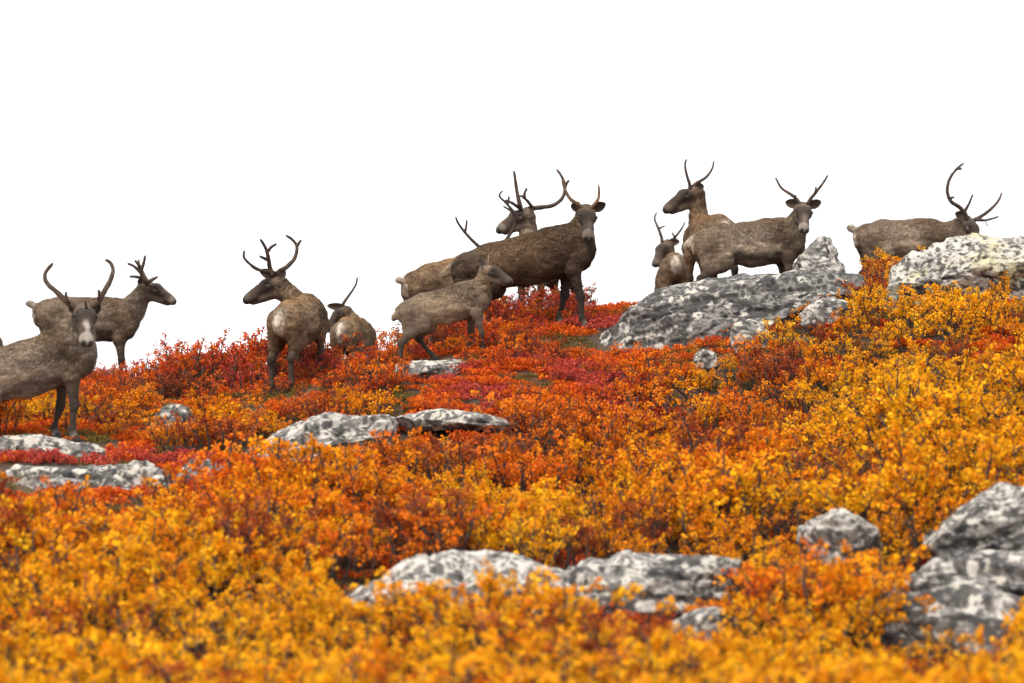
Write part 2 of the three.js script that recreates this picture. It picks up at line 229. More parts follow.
// bones are tapered capsules [a, b, ra, rb, colour at a, colour at b, sideways squash, hair length]
function meshBones(bones, cell, blend) {
  const lo = V(9, 9, 9), hi = V(-9, -9, -9);
  for (const b of bones) for (const [p, r] of [[b.a, b.ra], [b.b, b.rb]]) { lo.min(V(p.x - r - 0.03, p.y - r - 0.03, p.z - r - 0.03)); hi.max(V(p.x + r + 0.03, p.y + r + 0.03, p.z + r + 0.03)); }
  const B = 4, nx = Math.ceil((hi.x - lo.x) / cell / B) * B, ny = Math.ceil((hi.y - lo.y) / cell / B) * B, nz = Math.ceil((hi.z - lo.z) / cell / B) * B;
  const F = new Float32Array(nx * ny * nz).fill(1), at3 = (i, j, k) => i + nx * (j + ny * k);
  const dist = (b, x, y, z) => {
    const q = b.q; let px = x - b.a.x, py = y - b.a.y, pz = z - b.a.z; const t = clamp((px * b.d.x + py * b.d.y + pz * b.d.z) / b.dd, 0, 1);
    px -= b.d.x * t; py -= b.d.y * t; pz -= b.d.z * t; pz /= q;
    return (Math.sqrt(px * px + py * py + pz * pz) - (b.ra + (b.rb - b.ra) * t)) * (q < 1 ? (q + 1) / 2 : 1);
  };
  for (const b of bones) { b.d = b.b.clone().sub(b.a); b.dd = Math.max(1e-8, b.d.lengthSq()); b.dist = dist; }
  const thr = (B * cell * 0.87 + 0.03) * 1.3, ds = [];
  for (let k = 0; k < nz; k += B) for (let j = 0; j < ny; j += B) for (let i = 0; i < nx; i += B) {
    const cx = lo.x + (i + B / 2) * cell, cy = lo.y + (j + B / 2) * cell, cz = lo.z + (k + B / 2) * cell; let m = 9; ds.length = 0;
    for (const b of bones) { const d = dist(b, cx, cy, cz); ds.push(d); if (d < m) m = d; }
    const near = Math.abs(m) < thr + blend ? bones.filter((b, n) => ds[n] < m + 2 * thr + blend) : null;
    for (let c = k; c < k + B; c++) for (let b = j; b < j + B; b++) for (let a = i; a < i + B; a++) {
      let s = m;
      if (near) { s = 9; const x = lo.x + a * cell, y = lo.y + b * cell, z = lo.z + c * cell; for (const n of near) { const d = dist(n, x, y, z), kk = n.k ?? blend, h = Math.max(kk - Math.abs(s - d), 0) / kk; s = Math.min(s, d) - h * h * kk * 0.25; } }
      F[at3(a, b, c)] = s;
    }
  }
  const pos = [], idx = [], id = new Int32Array(nx * ny * nz).fill(-1), off = [[0, 0, 0], [1, 0, 0], [0, 1, 0], [1, 1, 0], [0, 0, 1], [1, 0, 1], [0, 1, 1], [1, 1, 1]];
  const edges = [[0, 1], [2, 3], [4, 5], [6, 7], [0, 2], [1, 3], [4, 6], [5, 7], [0, 4], [1, 5], [2, 6], [3, 7]];
  for (let k = 0; k < nz - 1; k++) for (let j = 0; j < ny - 1; j++) for (let i = 0; i < nx - 1; i++) {
    const f = off.map((o) => F[at3(i + o[0], j + o[1], k + o[2])]); let neg = 0; for (const v of f) if (v < 0) neg++;
    if (neg === 0 || neg === 8) continue;
    let x = 0, y = 0, z = 0, n = 0;
    for (const [a, b] of edges) if ((f[a] < 0) !== (f[b] < 0)) { const t = f[a] / (f[a] - f[b]); x += off[a][0] + (off[b][0] - off[a][0]) * t; y += off[a][1] + (off[b][1] - off[a][1]) * t; z += off[a][2] + (off[b][2] - off[a][2]) * t; n++; }
    id[at3(i, j, k)] = pos.length / 3; pos.push(lo.x + (i + x / n) * cell, lo.y + (j + y / n) * cell, lo.z + (k + z / n) * cell);
  }
  for (let k = 1; k < nz - 1; k++) for (let j = 1; j < ny - 1; j++) for (let i = 1; i < nx - 1; i++) {
    const f0 = F[at3(i, j, k)] < 0;
    const quad = (a, b, c, d, flip) => { if (a < 0 || b < 0 || c < 0 || d < 0) return; if (flip) idx.push(a, c, b, a, d, c); else idx.push(a, b, c, a, c, d); };
    if (f0 !== F[at3(i + 1, j, k)] < 0) quad(id[at3(i, j - 1, k - 1)], id[at3(i, j, k - 1)], id[at3(i, j, k)], id[at3(i, j - 1, k)], !f0);
    if (f0 !== F[at3(i, j + 1, k)] < 0) quad(id[at3(i - 1, j, k - 1)], id[at3(i - 1, j, k)], id[at3(i, j, k)], id[at3(i, j, k - 1)], !f0);
    if (f0 !== F[at3(i, j, k + 1)] < 0) quad(id[at3(i - 1, j - 1, k)], id[at3(i, j - 1, k)], id[at3(i, j, k)], id[at3(i - 1, j, k)], !f0);
  }
  return { pos, idx };
}

const COATS = {
  grey: { back: '#63503c', side: '#87786a', belly: '#b3a38e', shoulder: '#57493b', rump: '#d8ccbb', neck: '#7b6d5d', mane: '#bdb09d', leg: '#2b231d', thigh: '#6f6051', face: '#382e26', cheek: '#50443a', muzzle: '#a8a096', antler: '#3d2f25' },
  dark: { back: '#4f3d2a', side: '#66523e', belly: '#4a3c30', shoulder: '#413327', rump: '#b7a58d', neck: '#6e5b46', mane: '#7b6952', leg: '#231c17', thigh: '#46382c', face: '#332921', cheek: '#43372c', muzzle: '#8c8278', antler: '#4d3928' },
  brown: { back: '#7d5f3f', side: '#7b6650', belly: '#ab977e', shoulder: '#66513b', rump: '#e0d5c5', neck: '#6a5845', mane: '#a39380', leg: '#352a22', thigh: '#6b5742', face: '#352a23', cheek: '#4a3d31', muzzle: '#7d7266', antler: '#35281f' },
  calf: { back: '#463a2e', side: '#8a7965', belly: '#b8a68d', shoulder: '#65574a', rump: '#a08e78', neck: '#85735d', mane: '#978670', leg: '#30271f', thigh: '#66584b', face: '#332a24', cheek: '#54473a', muzzle: '#5d534a', antler: '#4a3a2e' },
};
for (const c of Object.values(COATS)) for (const k in c) c[k] = hex(c[k]).map((x) => (/antler|muzzle|rump|mane/.test(k) ? x : x * 1.2));

// px, D: where its feet stand; turn: 0 faces east, 90 away from the camera; s: size (1 = 1.15 m at the withers); poll and nose as [column, row, metres farther]
function caribou(o) {
  const root = new THREE.Group(), s = o.s, pal = COATS[o.coat], R = rngOf(o.px + 7), th = o.turn * Math.PI / 180;
  const base = site(o.px, o.D); root.position.copy(base); root.rotation.y = th;
  const toLocal = (p) => p.clone().sub(base).applyAxisAngle(V(0, 1, 0), -th);
  const toWorld = (p) => p.clone().applyAxisAngle(V(0, 1, 0), th).add(base);
  const px = ([x, y, dz = 0]) => toLocal(at(x, y, o.D + dz + (o.dz ?? 0)));
  const sx = o.long ?? 1;                                              // trunk length
  const legs = [];
  for (const [id, fx, fz] of [['fr', 0.47, 0.13], ['fl', 0.47, -0.13], ['hr', -0.58, 0.14], ['hl', -0.58, -0.14]]) {
    const [dx, dz] = o.legs?.[id] ?? [0, 0], x = (fx * sx + dx) * s, z = (fz + dz) * s, w = toWorld(V(x, 0, z));
    let gy = ground(w.x, w.z); if (o.stand) gy = o.stand(w, gy);
    legs.push({ id, front: id[0] === 'f', sg: id[1] === 'r' ? 1 : -1, x, z, dx: dx * s, dz: dz * s, gy: gy - base.y });
  }
  const gf = (legs[0].gy + legs[1].gy) / 2 + (o.lift ?? 0) + (o.nod ?? 0), gh = (legs[2].gy + legs[3].gy) / 2 + (o.lift ?? 0);
  const line = (x) => lerp(gh, gf, (x / s / sx + 0.58) / 1.05);
  const P = (x, y, z = 0) => V(x * s * sx, y * s + line(x * s * sx), z * s);
  const bones = [], add = (a, b, ra, rb, ca, cb, q = 1, hair = 0.03, k) => bones.push({ a, b, ra: ra * s, rb: rb * s, ca: pal[ca] ?? ca, cb: pal[cb] ?? cb, q, hair, k });
  const fat = o.fat ?? 0.95;
  // trunk, front to back
  add(P(0.53, 0.83), P(0.4, 0.83), 0.19, 0.265, 'shoulder', 'shoulder', 0.72, 0.045);
  add(P(0.4, 0.83), P(0.05, 0.81), 0.265, 0.265 * fat, 'shoulder', 'side', 0.78, 0.04);
  add(P(0.05, 0.81), P(-0.32, 0.855), 0.265 * fat, 0.235, 'side', 'side', 0.84, 0.04);
  add(P(-0.32, 0.855), P(-0.58, 0.87), 0.235, 0.21, 'side', 'thigh', 0.84, 0.035);
  add(P(0.42, 1.0), P(0.22, 1.02), 0.115, 0.105, 'back', 'back', 0.7, 0.045);
  add(P(0.22, 1.02), P(-0.4, 1.0), 0.105, 0.115, 'back', 'back', 1, 0.035);
  add(P(-0.4, 1.0), P(-0.68, 0.93), 0.115, 0.105, 'back', 'thigh', 1, 0.03);
  add(P(0.45, 0.67), P(0.0, 0.645), 0.1, 0.09, 'shoulder', 'belly', 1, 0.05);
  add(P(0.0, 0.645), P(-0.3, 0.72), 0.09, 0.09, 'belly', 'belly', 1, 0.04);
  // tail
  const tu = o.tail ?? 0; add(P(-0.76, 0.97), P(-0.84 - 0.01 * tu, 0.88 + 0.14 * tu), 0.055, 0.048, tu ? 'back' : 'rump', 'rump', 0.8, 0.05, 0.03 * s);
  // legs
  for (const l of legs) {
    const J = (x, y, z) => V((x * sx) * s + l.dx * (1 - y / 0.85), y * s + lerp(l.gy, line(x * sx * s), clamp(y / 0.8, 0, 1)), z * s * l.sg + l.dz * (1 - y / 0.85));
    const lift = o.raise?.[l.id] ?? 0;
    if (l.front) {
      const sh = P(0.47, 0.84, 0.13 * l.sg), sh2 = P(0.55, 0.72, 0.13 * l.sg), el = J(0.45, 0.6, 0.14), kn = J(0.485, 0.33, 0.13), fe = J(0.47, 0.1, 0.13), ho = J(0.5, 0.035, 0.13);
      add(P(0.36, 1.0, 0.1 * l.sg), sh2, 0.075, 0.115, 'back', 'shoulder', 0.7, 0.035, 0.022); add(sh, sh2, 0.14, 0.12, 'shoulder', 'shoulder', 0.62, 0.035, 0.03); add(sh2, el, 0.115, 0.078, 'shoulder', 'shoulder', 0.75, 0.03, 0.025);
      add(el, kn, 0.074, 0.04, 'shoulder', 'leg', 0.85, 0.02); add(kn, fe, 0.037, 0.027, 'leg', 'leg', 1, 0.012); add(fe, ho, 0.029, 0.037, 'leg', 'muzzle', 1, 0.015);
      l.hoof = ho;
    } else {
      const hi = P(-0.5, 0.86, 0.1 * l.sg), st = J(-0.37, 0.64, 0.14), hk = J(-0.66, 0.43, 0.13), fe = J(-0.62, 0.1, 0.13), ho = J(-0.58, 0.035, 0.13);
      add(hi, st, 0.185, 0.12, 'thigh', 'thigh', 0.72, 0.03, 0.025); add(P(-0.62, 0.82, 0.09 * l.sg), J(-0.6, 0.58, 0.13), 0.135, 0.065, 'thigh', 'thigh', 0.75, 0.03, 0.03);
      add(st, hk, 0.105, 0.043, 'thigh', 'leg', 0.8, 0.025); add(hk, fe, 0.042, 0.028, 'leg', 'leg', 1, 0.012); add(fe, ho, 0.03, 0.038, 'leg', 'muzzle', 1, 0.015);
      l.hoof = ho;
    }
  }
  // head and neck
  const poll = px(o.poll), nose = px(o.nose), f = nose.clone().sub(poll), L = f.length(), hs = o.head ?? L / 0.44; f.normalize();
  const up0 = V(0, 1, 0).addScaledVector(poll.clone().sub(P(0.5, 0.95)).normalize(), 0.5), side = f.clone().cross(up0).normalize(), u = side.clone().cross(f).normalize();
  const Hd = (a, b, c = 0) => poll.clone().addScaledVector(f, a * hs).addScaledVector(u, b * hs).addScaledVector(side, c * hs);
  const hb = (a, b, ra, rb, ca, cb, hair = 0.014) => { add(a, b, ra * hs / s, rb * hs / s, ca, cb, 1, hair, 0.035); bones[bones.length - 1].face = true; };
  hb(Hd(0.13, 0.0, 0.03), Hd(0.0, -0.03, 0.03), 0.075, 0.075, 'face', 'face'); hb(Hd(0.13, 0.0, -0.03), Hd(0.0, -0.03, -0.03), 0.075, 0.075, 'face', 'face');
  hb(Hd(0.36, -0.022), Hd(0.13, 0.002), 0.053, 0.075, 'face', 'face');
  hb(Hd(0.4, -0.045, 0.022), Hd(0.32, -0.05, 0.018), 0.046, 0.048, 'face', 'face', 0.008); hb(Hd(0.4, -0.045, -0.022), Hd(0.32, -0.05, -0.018), 0.046, 0.048, 'face', 'face', 0.008);
  hb(Hd(0.35, -0.1), Hd(0.06, -0.115), 0.03, 0.07, 'cheek', 'cheek');
  const nk = Hd(-0.03, -0.075), thr = Hd(0.04, -0.13), bend = o.bend ?? 0.5;
  const nw = o.neck ?? 1, n1 = P(0.5, 0.88), mid = nk.clone().lerp(n1, 0.5).add(V(0, -0.03 * s, 0));
  add(nk, mid, 0.095 * hs / s, 0.128 * nw, 'neck', 'neck', 0.9, 0.04); add(mid, n1, 0.128 * nw, 0.175 * nw, 'neck', 'shoulder', 0.75, 0.05);
  const n2 = P(0.56, 0.79), mid2 = thr.clone().lerp(n2, 0.5).add(V(0, -0.02 * s, 0));
  const mane = o.mane ? hex(o.mane) : 'mane'; add(thr, mid2, 0.07 * hs / s, 0.1 * nw, 'neck', mane, 0.75, 0.07); add(mid2, n2, 0.1 * nw, 0.13 * nw, mane, mane, 0.6, 0.11);

  const cell = o.cell ?? 0.0125, { pos, idx } = meshBones(bones, cell, 0.055);
  // coat
  const nv = pos.length / 3, col = new Float32Array(nv * 3), hair = new Float32Array(nv), flow = new Float32Array(nv * 3);
  const tail = P(-0.78, 0.93), nostril = [Hd(0.435, -0.03, 0.03), Hd(0.435, -0.03, -0.03)], eyes = [Hd(0.125, 0.03, 0.1), Hd(0.125, 0.03, -0.1)], lids = [Hd(0.13, -0.012, 0.095), Hd(0.13, -0.012, -0.095)], v = V(0, 0, 0);
  for (let i = 0; i < nv; i++) {
    v.set(pos[i * 3], pos[i * 3 + 1], pos[i * 3 + 2]);
    let dm = 9, close = null; const dd = bones.map((b) => { const d = b.dist(b, v.x, v.y, v.z); if (d < dm) { dm = d; close = b; } return d; });
    let sw = 0, r = 0, g = 0, bl = 0, hl = 0, fx = 0, fy = 0, fz = 0;
    bones.forEach((b, n) => {
      const w = Math.exp(-(dd[n] - dm) / 0.028); if (w < 0.02) return;
      const t = clamp(v.clone().sub(b.a).dot(b.d) / b.dd, 0, 1), l = 1 / (Math.sqrt(b.dd) + 1e-4);
      sw += w; r += w * lerp(b.ca[0], b.cb[0], t); g += w * lerp(b.ca[1], b.cb[1], t); bl += w * lerp(b.ca[2], b.cb[2], t); hl += w * b.hair; fx += w * b.d.x * l; fy += w * b.d.y * l; fz += w * b.d.z * l;
    });
    let c = [r / sw, g / sw, bl / sw];
    const X = v.x / s + o.px, Y = v.y / s, Z = v.z / s, mottle = 1 + 0.65 * fbm(X * 2.6, Y * 3.2, Z * 3, 2) + 0.25 * fbm(X * 12, Y * 18, Z * 15, 3) + 0.3 * noise(X * 60, Y * 110, Z * 80);
    const mix = (k, w) => { for (let n = 0; n < 3; n++) c[n] = lerp(c[n], k[n], w); };
    const edge = 0.07 * fbm(X * 6, Y * 6, Z * 6, 3);
    const yl = (v.y - line(v.x)) / s, xl = v.x / s / sx;
    // pale streak along the lower flank with a dark band under it, as the coats show
    if (Math.abs(xl) < 0.5) { const band = o.band ?? 0.45; const inTrunk = smooth(0.5, 0.3, Math.abs(xl + 0.02)); mix(pal.leg, inTrunk * band * 0.7 * smooth(0.06, 0.01, Math.abs(yl - 0.65 + edge * 1.5 + 0.05 * xl))); mix(pal.belly, inTrunk * band * 0.8 * smooth(0.075, 0.03, Math.abs(yl - 0.755 + edge + 0.05 * xl))); }
    mix(pal.rump, (o.white ?? 0.8) * smooth(0.125 * s, 0.055 * s, Math.hypot((v.x - tail.x) * 0.8, (v.y - tail.y) * 0.7 + 0.03 * s, v.z * 1.5) + edge * 1.6));
    // face: tan forehead, dark mask about the eyes, pale muzzle with dark nostrils and mouth
    const hq = v.clone().sub(poll), ha = hq.dot(f) / hs, hu = hq.dot(u) / hs, hl2 = hq.dot(side) / hs;
    if (close.face && ha > -0.06 && hu > -0.2 && Math.abs(hl2) < 0.16 && ha < 0.5) {
      const e2 = edge * 0.35, lips = o.lips ?? 0.2, top = smooth(-0.07, -0.03, hu);
      mix(pal.cheek.map((x) => x * 1.45), 0.7 * top * smooth(0.08, 0.04, ha + e2) * smooth(-0.06, -0.01, ha));
      mix([0.022, 0.017, 0.014], 0.55 * smooth(0.055, 0.09, ha + e2) * smooth(0.22, 0.16, ha + e2) * smooth(-0.09, -0.05, hu));
      mix(pal.muzzle, 0.4 * lips * smooth(0.035, 0.018, Math.abs(hl2) + e2) * smooth(0.2, 0.27, ha + e2) * smooth(0.4, 0.34, ha) * top);
      mix(pal.muzzle, lips * smooth(0.335, 0.37, ha + e2));
      mix([0.02, 0.016, 0.015], 0.85 * smooth(0.41, 0.43, ha) * smooth(-0.085, -0.07, hu) * smooth(-0.035, -0.05, hu));
      mix([0.012, 0.01, 0.009], 0.8 * smooth(0.014, 0.006, Math.abs(hu + 0.092 - 0.03 * (ha - 0.3))) * smooth(0.26, 0.3, ha));
      if (o.blaze) mix(pal.muzzle, 0.5 * smooth(0.04, 0.015, Math.abs(hl2) + edge) * smooth(0.19, 0.27, ha) * top);
    }
    for (const e of eyes) mix([0.015, 0.011, 0.01], 0.9 * smooth(0.045 * hs, 0.025 * hs, v.distanceTo(e)));
    for (const e of lids) mix(pal.muzzle, 0.3 * smooth(0.026 * hs, 0.012 * hs, v.distanceTo(e)));
    for (const e of nostril) mix([0.01, 0.008, 0.008], 0.9 * smooth(0.032 * hs, 0.018 * hs, v.distanceTo(e)));
    for (let n = 0; n < 3; n++) col[i * 3 + n] = Math.max(0.004, c[n] * mottle);
    hair[i] = hl / sw * s; const fl = Math.hypot(fx, fy, fz) || 1; flow[i * 3] = fx / fl; flow[i * 3 + 1] = fy / fl - 0.35; flow[i * 3 + 2] = fz / fl;
  }
  const g0 = geo(pos, idx, col), N = g0.attributes.normal.array, Pa = g0.attributes.position.array;
  for (let i = 0; i < nv; i++) { const k = 0.02 * fbm(Pa[i * 3] * 6 + o.px, Pa[i * 3 + 1] * 10, Pa[i * 3 + 2] * 9, 3) * Math.min(1, hair[i] / 0.03); for (let n = 0; n < 3; n++) Pa[i * 3 + n] += N[i * 3 + n] * k; }
  g0.computeVertexNormals();
  const body = part(root, 'body', g0, furMat);
  // coat hairs standing off the body
  {
    const nt = idx.length / 3, cum = new Float32Array(nt), A = V(0, 0, 0), Bv = V(0, 0, 0), C = V(0, 0, 0); let area = 0;
    for (let t = 0; t < nt; t++) { A.fromArray(Pa, idx[t * 3] * 3); Bv.fromArray(Pa, idx[t * 3 + 1] * 3).sub(A); C.fromArray(Pa, idx[t * 3 + 2] * 3).sub(A); area += Bv.cross(C).length() / 2; cum[t] = area; }
    const count = Math.round((o.hairs ?? 16000) * area), hp = new Float32Array(count * 9), hc = new Float32Array(count * 9), n = V(0, 0, 0), fl = V(0, 0, 0), w = V(0, 0, 0);
    for (let h = 0; h < count; h++) {
      const q = R() * area; let a = 0, b = nt - 1; while (a < b) { const m = (a + b) >> 1; if (cum[m] < q) a = m + 1; else b = m; }
      let u1 = R(), u2 = R(); if (u1 + u2 > 1) { u1 = 1 - u1; u2 = 1 - u2; } const i0 = idx[a * 3], i1 = idx[a * 3 + 1], i2 = idx[a * 3 + 2], u0 = 1 - u1 - u2;
      for (let k = 0; k < 3; k++) { A.setComponent(k, Pa[i0 * 3 + k] * u0 + Pa[i1 * 3 + k] * u1 + Pa[i2 * 3 + k] * u2); }
      n.fromArray(g0.attributes.normal.array, i0 * 3); fl.fromArray(flow, i0 * 3); fl.addScaledVector(n, -fl.dot(n)).normalize();
      if (hair[i0] < 0.016 * s && R() < 0.75) { hp.fill(A.x, h * 9, h * 9 + 9); for (let k = 0; k < 3; k++) A.toArray(hp, h * 9 + k * 3); continue; }
      const len = hair[i0] * (0.6 + 0.8 * R()); w.crossVectors(n, fl).normalize();
      const tipv = A.clone().addScaledVector(fl, len).addScaledVector(n, len * (0.05 + 0.2 * R())).addScaledVector(w, len * (R() - 0.5) * 0.5), hw = (0.002 + 0.002 * R()) * clamp(hair[i0] / 0.03, 0.35, 1);
      const j = 0.5 + 1.2 * R() * R();
      A.addScaledVector(n, -0.003);
      A.clone().addScaledVector(w, -hw).toArray(hp, h * 9); A.clone().addScaledVector(w, hw).toArray(hp, h * 9 + 3); tipv.toArray(hp, h * 9 + 6);
      for (let k = 0; k < 3; k++) { for (let c = 0; c < 3; c++) hc[h * 9 + k * 3 + c] = col[i0 * 3 + c] * j; }
    }
    part(root, 'fur', geo(hp, null, hc), hairMat).userData.kind = 'stuff';
  }
  for (const sg of [1, -1]) { const e = part(root, 'eye', new THREE.SphereGeometry(0.02 * hs, 12, 9), eyeMat); e.position.copy(Hd(0.125, 0.022, 0.094 * sg)); }
  // ears: cupped leaves of skin with thickness
  (o.ears ?? []).forEach((tipPx) => {
    const te = px(tipPx), sg = Math.sign(te.clone().sub(poll).dot(side)) || 1, e0 = Hd(-0.015, 0.01, 0.075 * sg), ax = te.clone().sub(e0), len = ax.length(); ax.normalize();
    const fh = V(f.x, f.y * 0.15, f.z).normalize().addScaledVector(side, (o.flare ?? 0.4) * sg), open = fh.addScaledVector(ax, -fh.dot(ax)).normalize(), wd = ax.clone().cross(open).normalize(), bk = wd.clone().cross(ax).normalize();
    const pos = [], idx = [], c = [], nu = 8, nw = 10;
    for (const layer of [0, 1]) for (let i = 0; i <= nw; i++) for (let k = 0; k <= nu; k++) {
      const t = i / nw, a = (k / nu * 2 - 1), half = 0.062 * hs * Math.pow(Math.max(0, Math.sin(Math.PI * (0.1 + 0.9 * Math.pow(t, 0.9)))), 0.6) , cup = 0.4 * half * (1 - a * a);
      const p = e0.clone().addScaledVector(ax, t * len).addScaledVector(wd, a * half).addScaledVector(bk, cup * (bk.dot(open) > 0 ? -1 : 1)).addScaledVector(bk, (layer ? 0.007 : 0) * (1 - Math.abs(a)) * (bk.dot(open) > 0 ? -1 : 1));
      pos.push(p.x, p.y, p.z); const m = 1 + 0.3 * noise(p.x * 60, p.y * 60, p.z * 60); c.push(...(layer ? pal.cheek : pal.face).map((x) => x * m * (Math.abs(a) > 0.7 || t > 0.85 ? 1.7 : 1)));
    }
    const row = nu + 1, lay = row * (nw + 1);
    for (let y = 0; y < 2; y++) for (let i = 0; i < nw; i++) for (let k = 0; k < nu; k++) { const e = y * lay + i * row + k; idx.push(e, e + row, e + 1, e + 1, e + row, e + row + 1); }
    for (let i = 0; i < nw; i++) for (const k of [0, nu]) { const e = i * row + k; idx.push(e, e + lay, e + row, e + row, e + lay, e + lay + row); }
    part(root, 'ear', geo(pos, idx, c), furMat);
  });
  // antlers, each with its tines
  (o.antlers ?? []).forEach((an, i) => {
    const gs = [sweep(an.beam.map(px), an.r * 1.25, an.r * 0.62, pal.antler, i * 9 + o.px)];
    for (const t of an.tines ?? []) gs.push(sweep(t.map(px), an.r * (an.tr ?? 0.9), an.r * 0.55, pal.antler, i * 5 + 3));
    const m = part(root, 'antler', mergeGeometries(gs), antlerMat);
    for (const t of an.shreds ?? []) { const q = part(m, 'velvet_strip', sweep(t.map(px), 0.009, 0.004, t.red ? hex('#7a3a1c') : hex('#2c221c'), 4, 0.4), antlerMat); }
  });
  // cloven hooves
  for (const l of legs) {
    const gs = []; for (const sg of [1, -1]) { const g = new THREE.CylinderGeometry(0.022 * s, 0.034 * s, 0.06 * s, 9, 2); const p = g.attributes.position; for (let i = 0; i < p.count; i++) { const x = p.getX(i), y = p.getY(i); p.setX(i, x * 1.35 + (y < 0 ? 0.02 * s * (x > 0 ? 1 : 0) : 0)); p.setZ(i, p.getZ(i) * 0.72); } g.translate(0.015 * s, -0.006 * s, 0.022 * s * sg); g.computeVertexNormals(); gs.push(g); }
    const m = part(root, 'hoof', mergeGeometries(gs), hoofMat); m.position.copy(l.hoof);
  }
  return thing(root, o.calf ? 'caribou_calf' : 'caribou', o.label, 'caribou', 'caribou herd on the ridge');
}
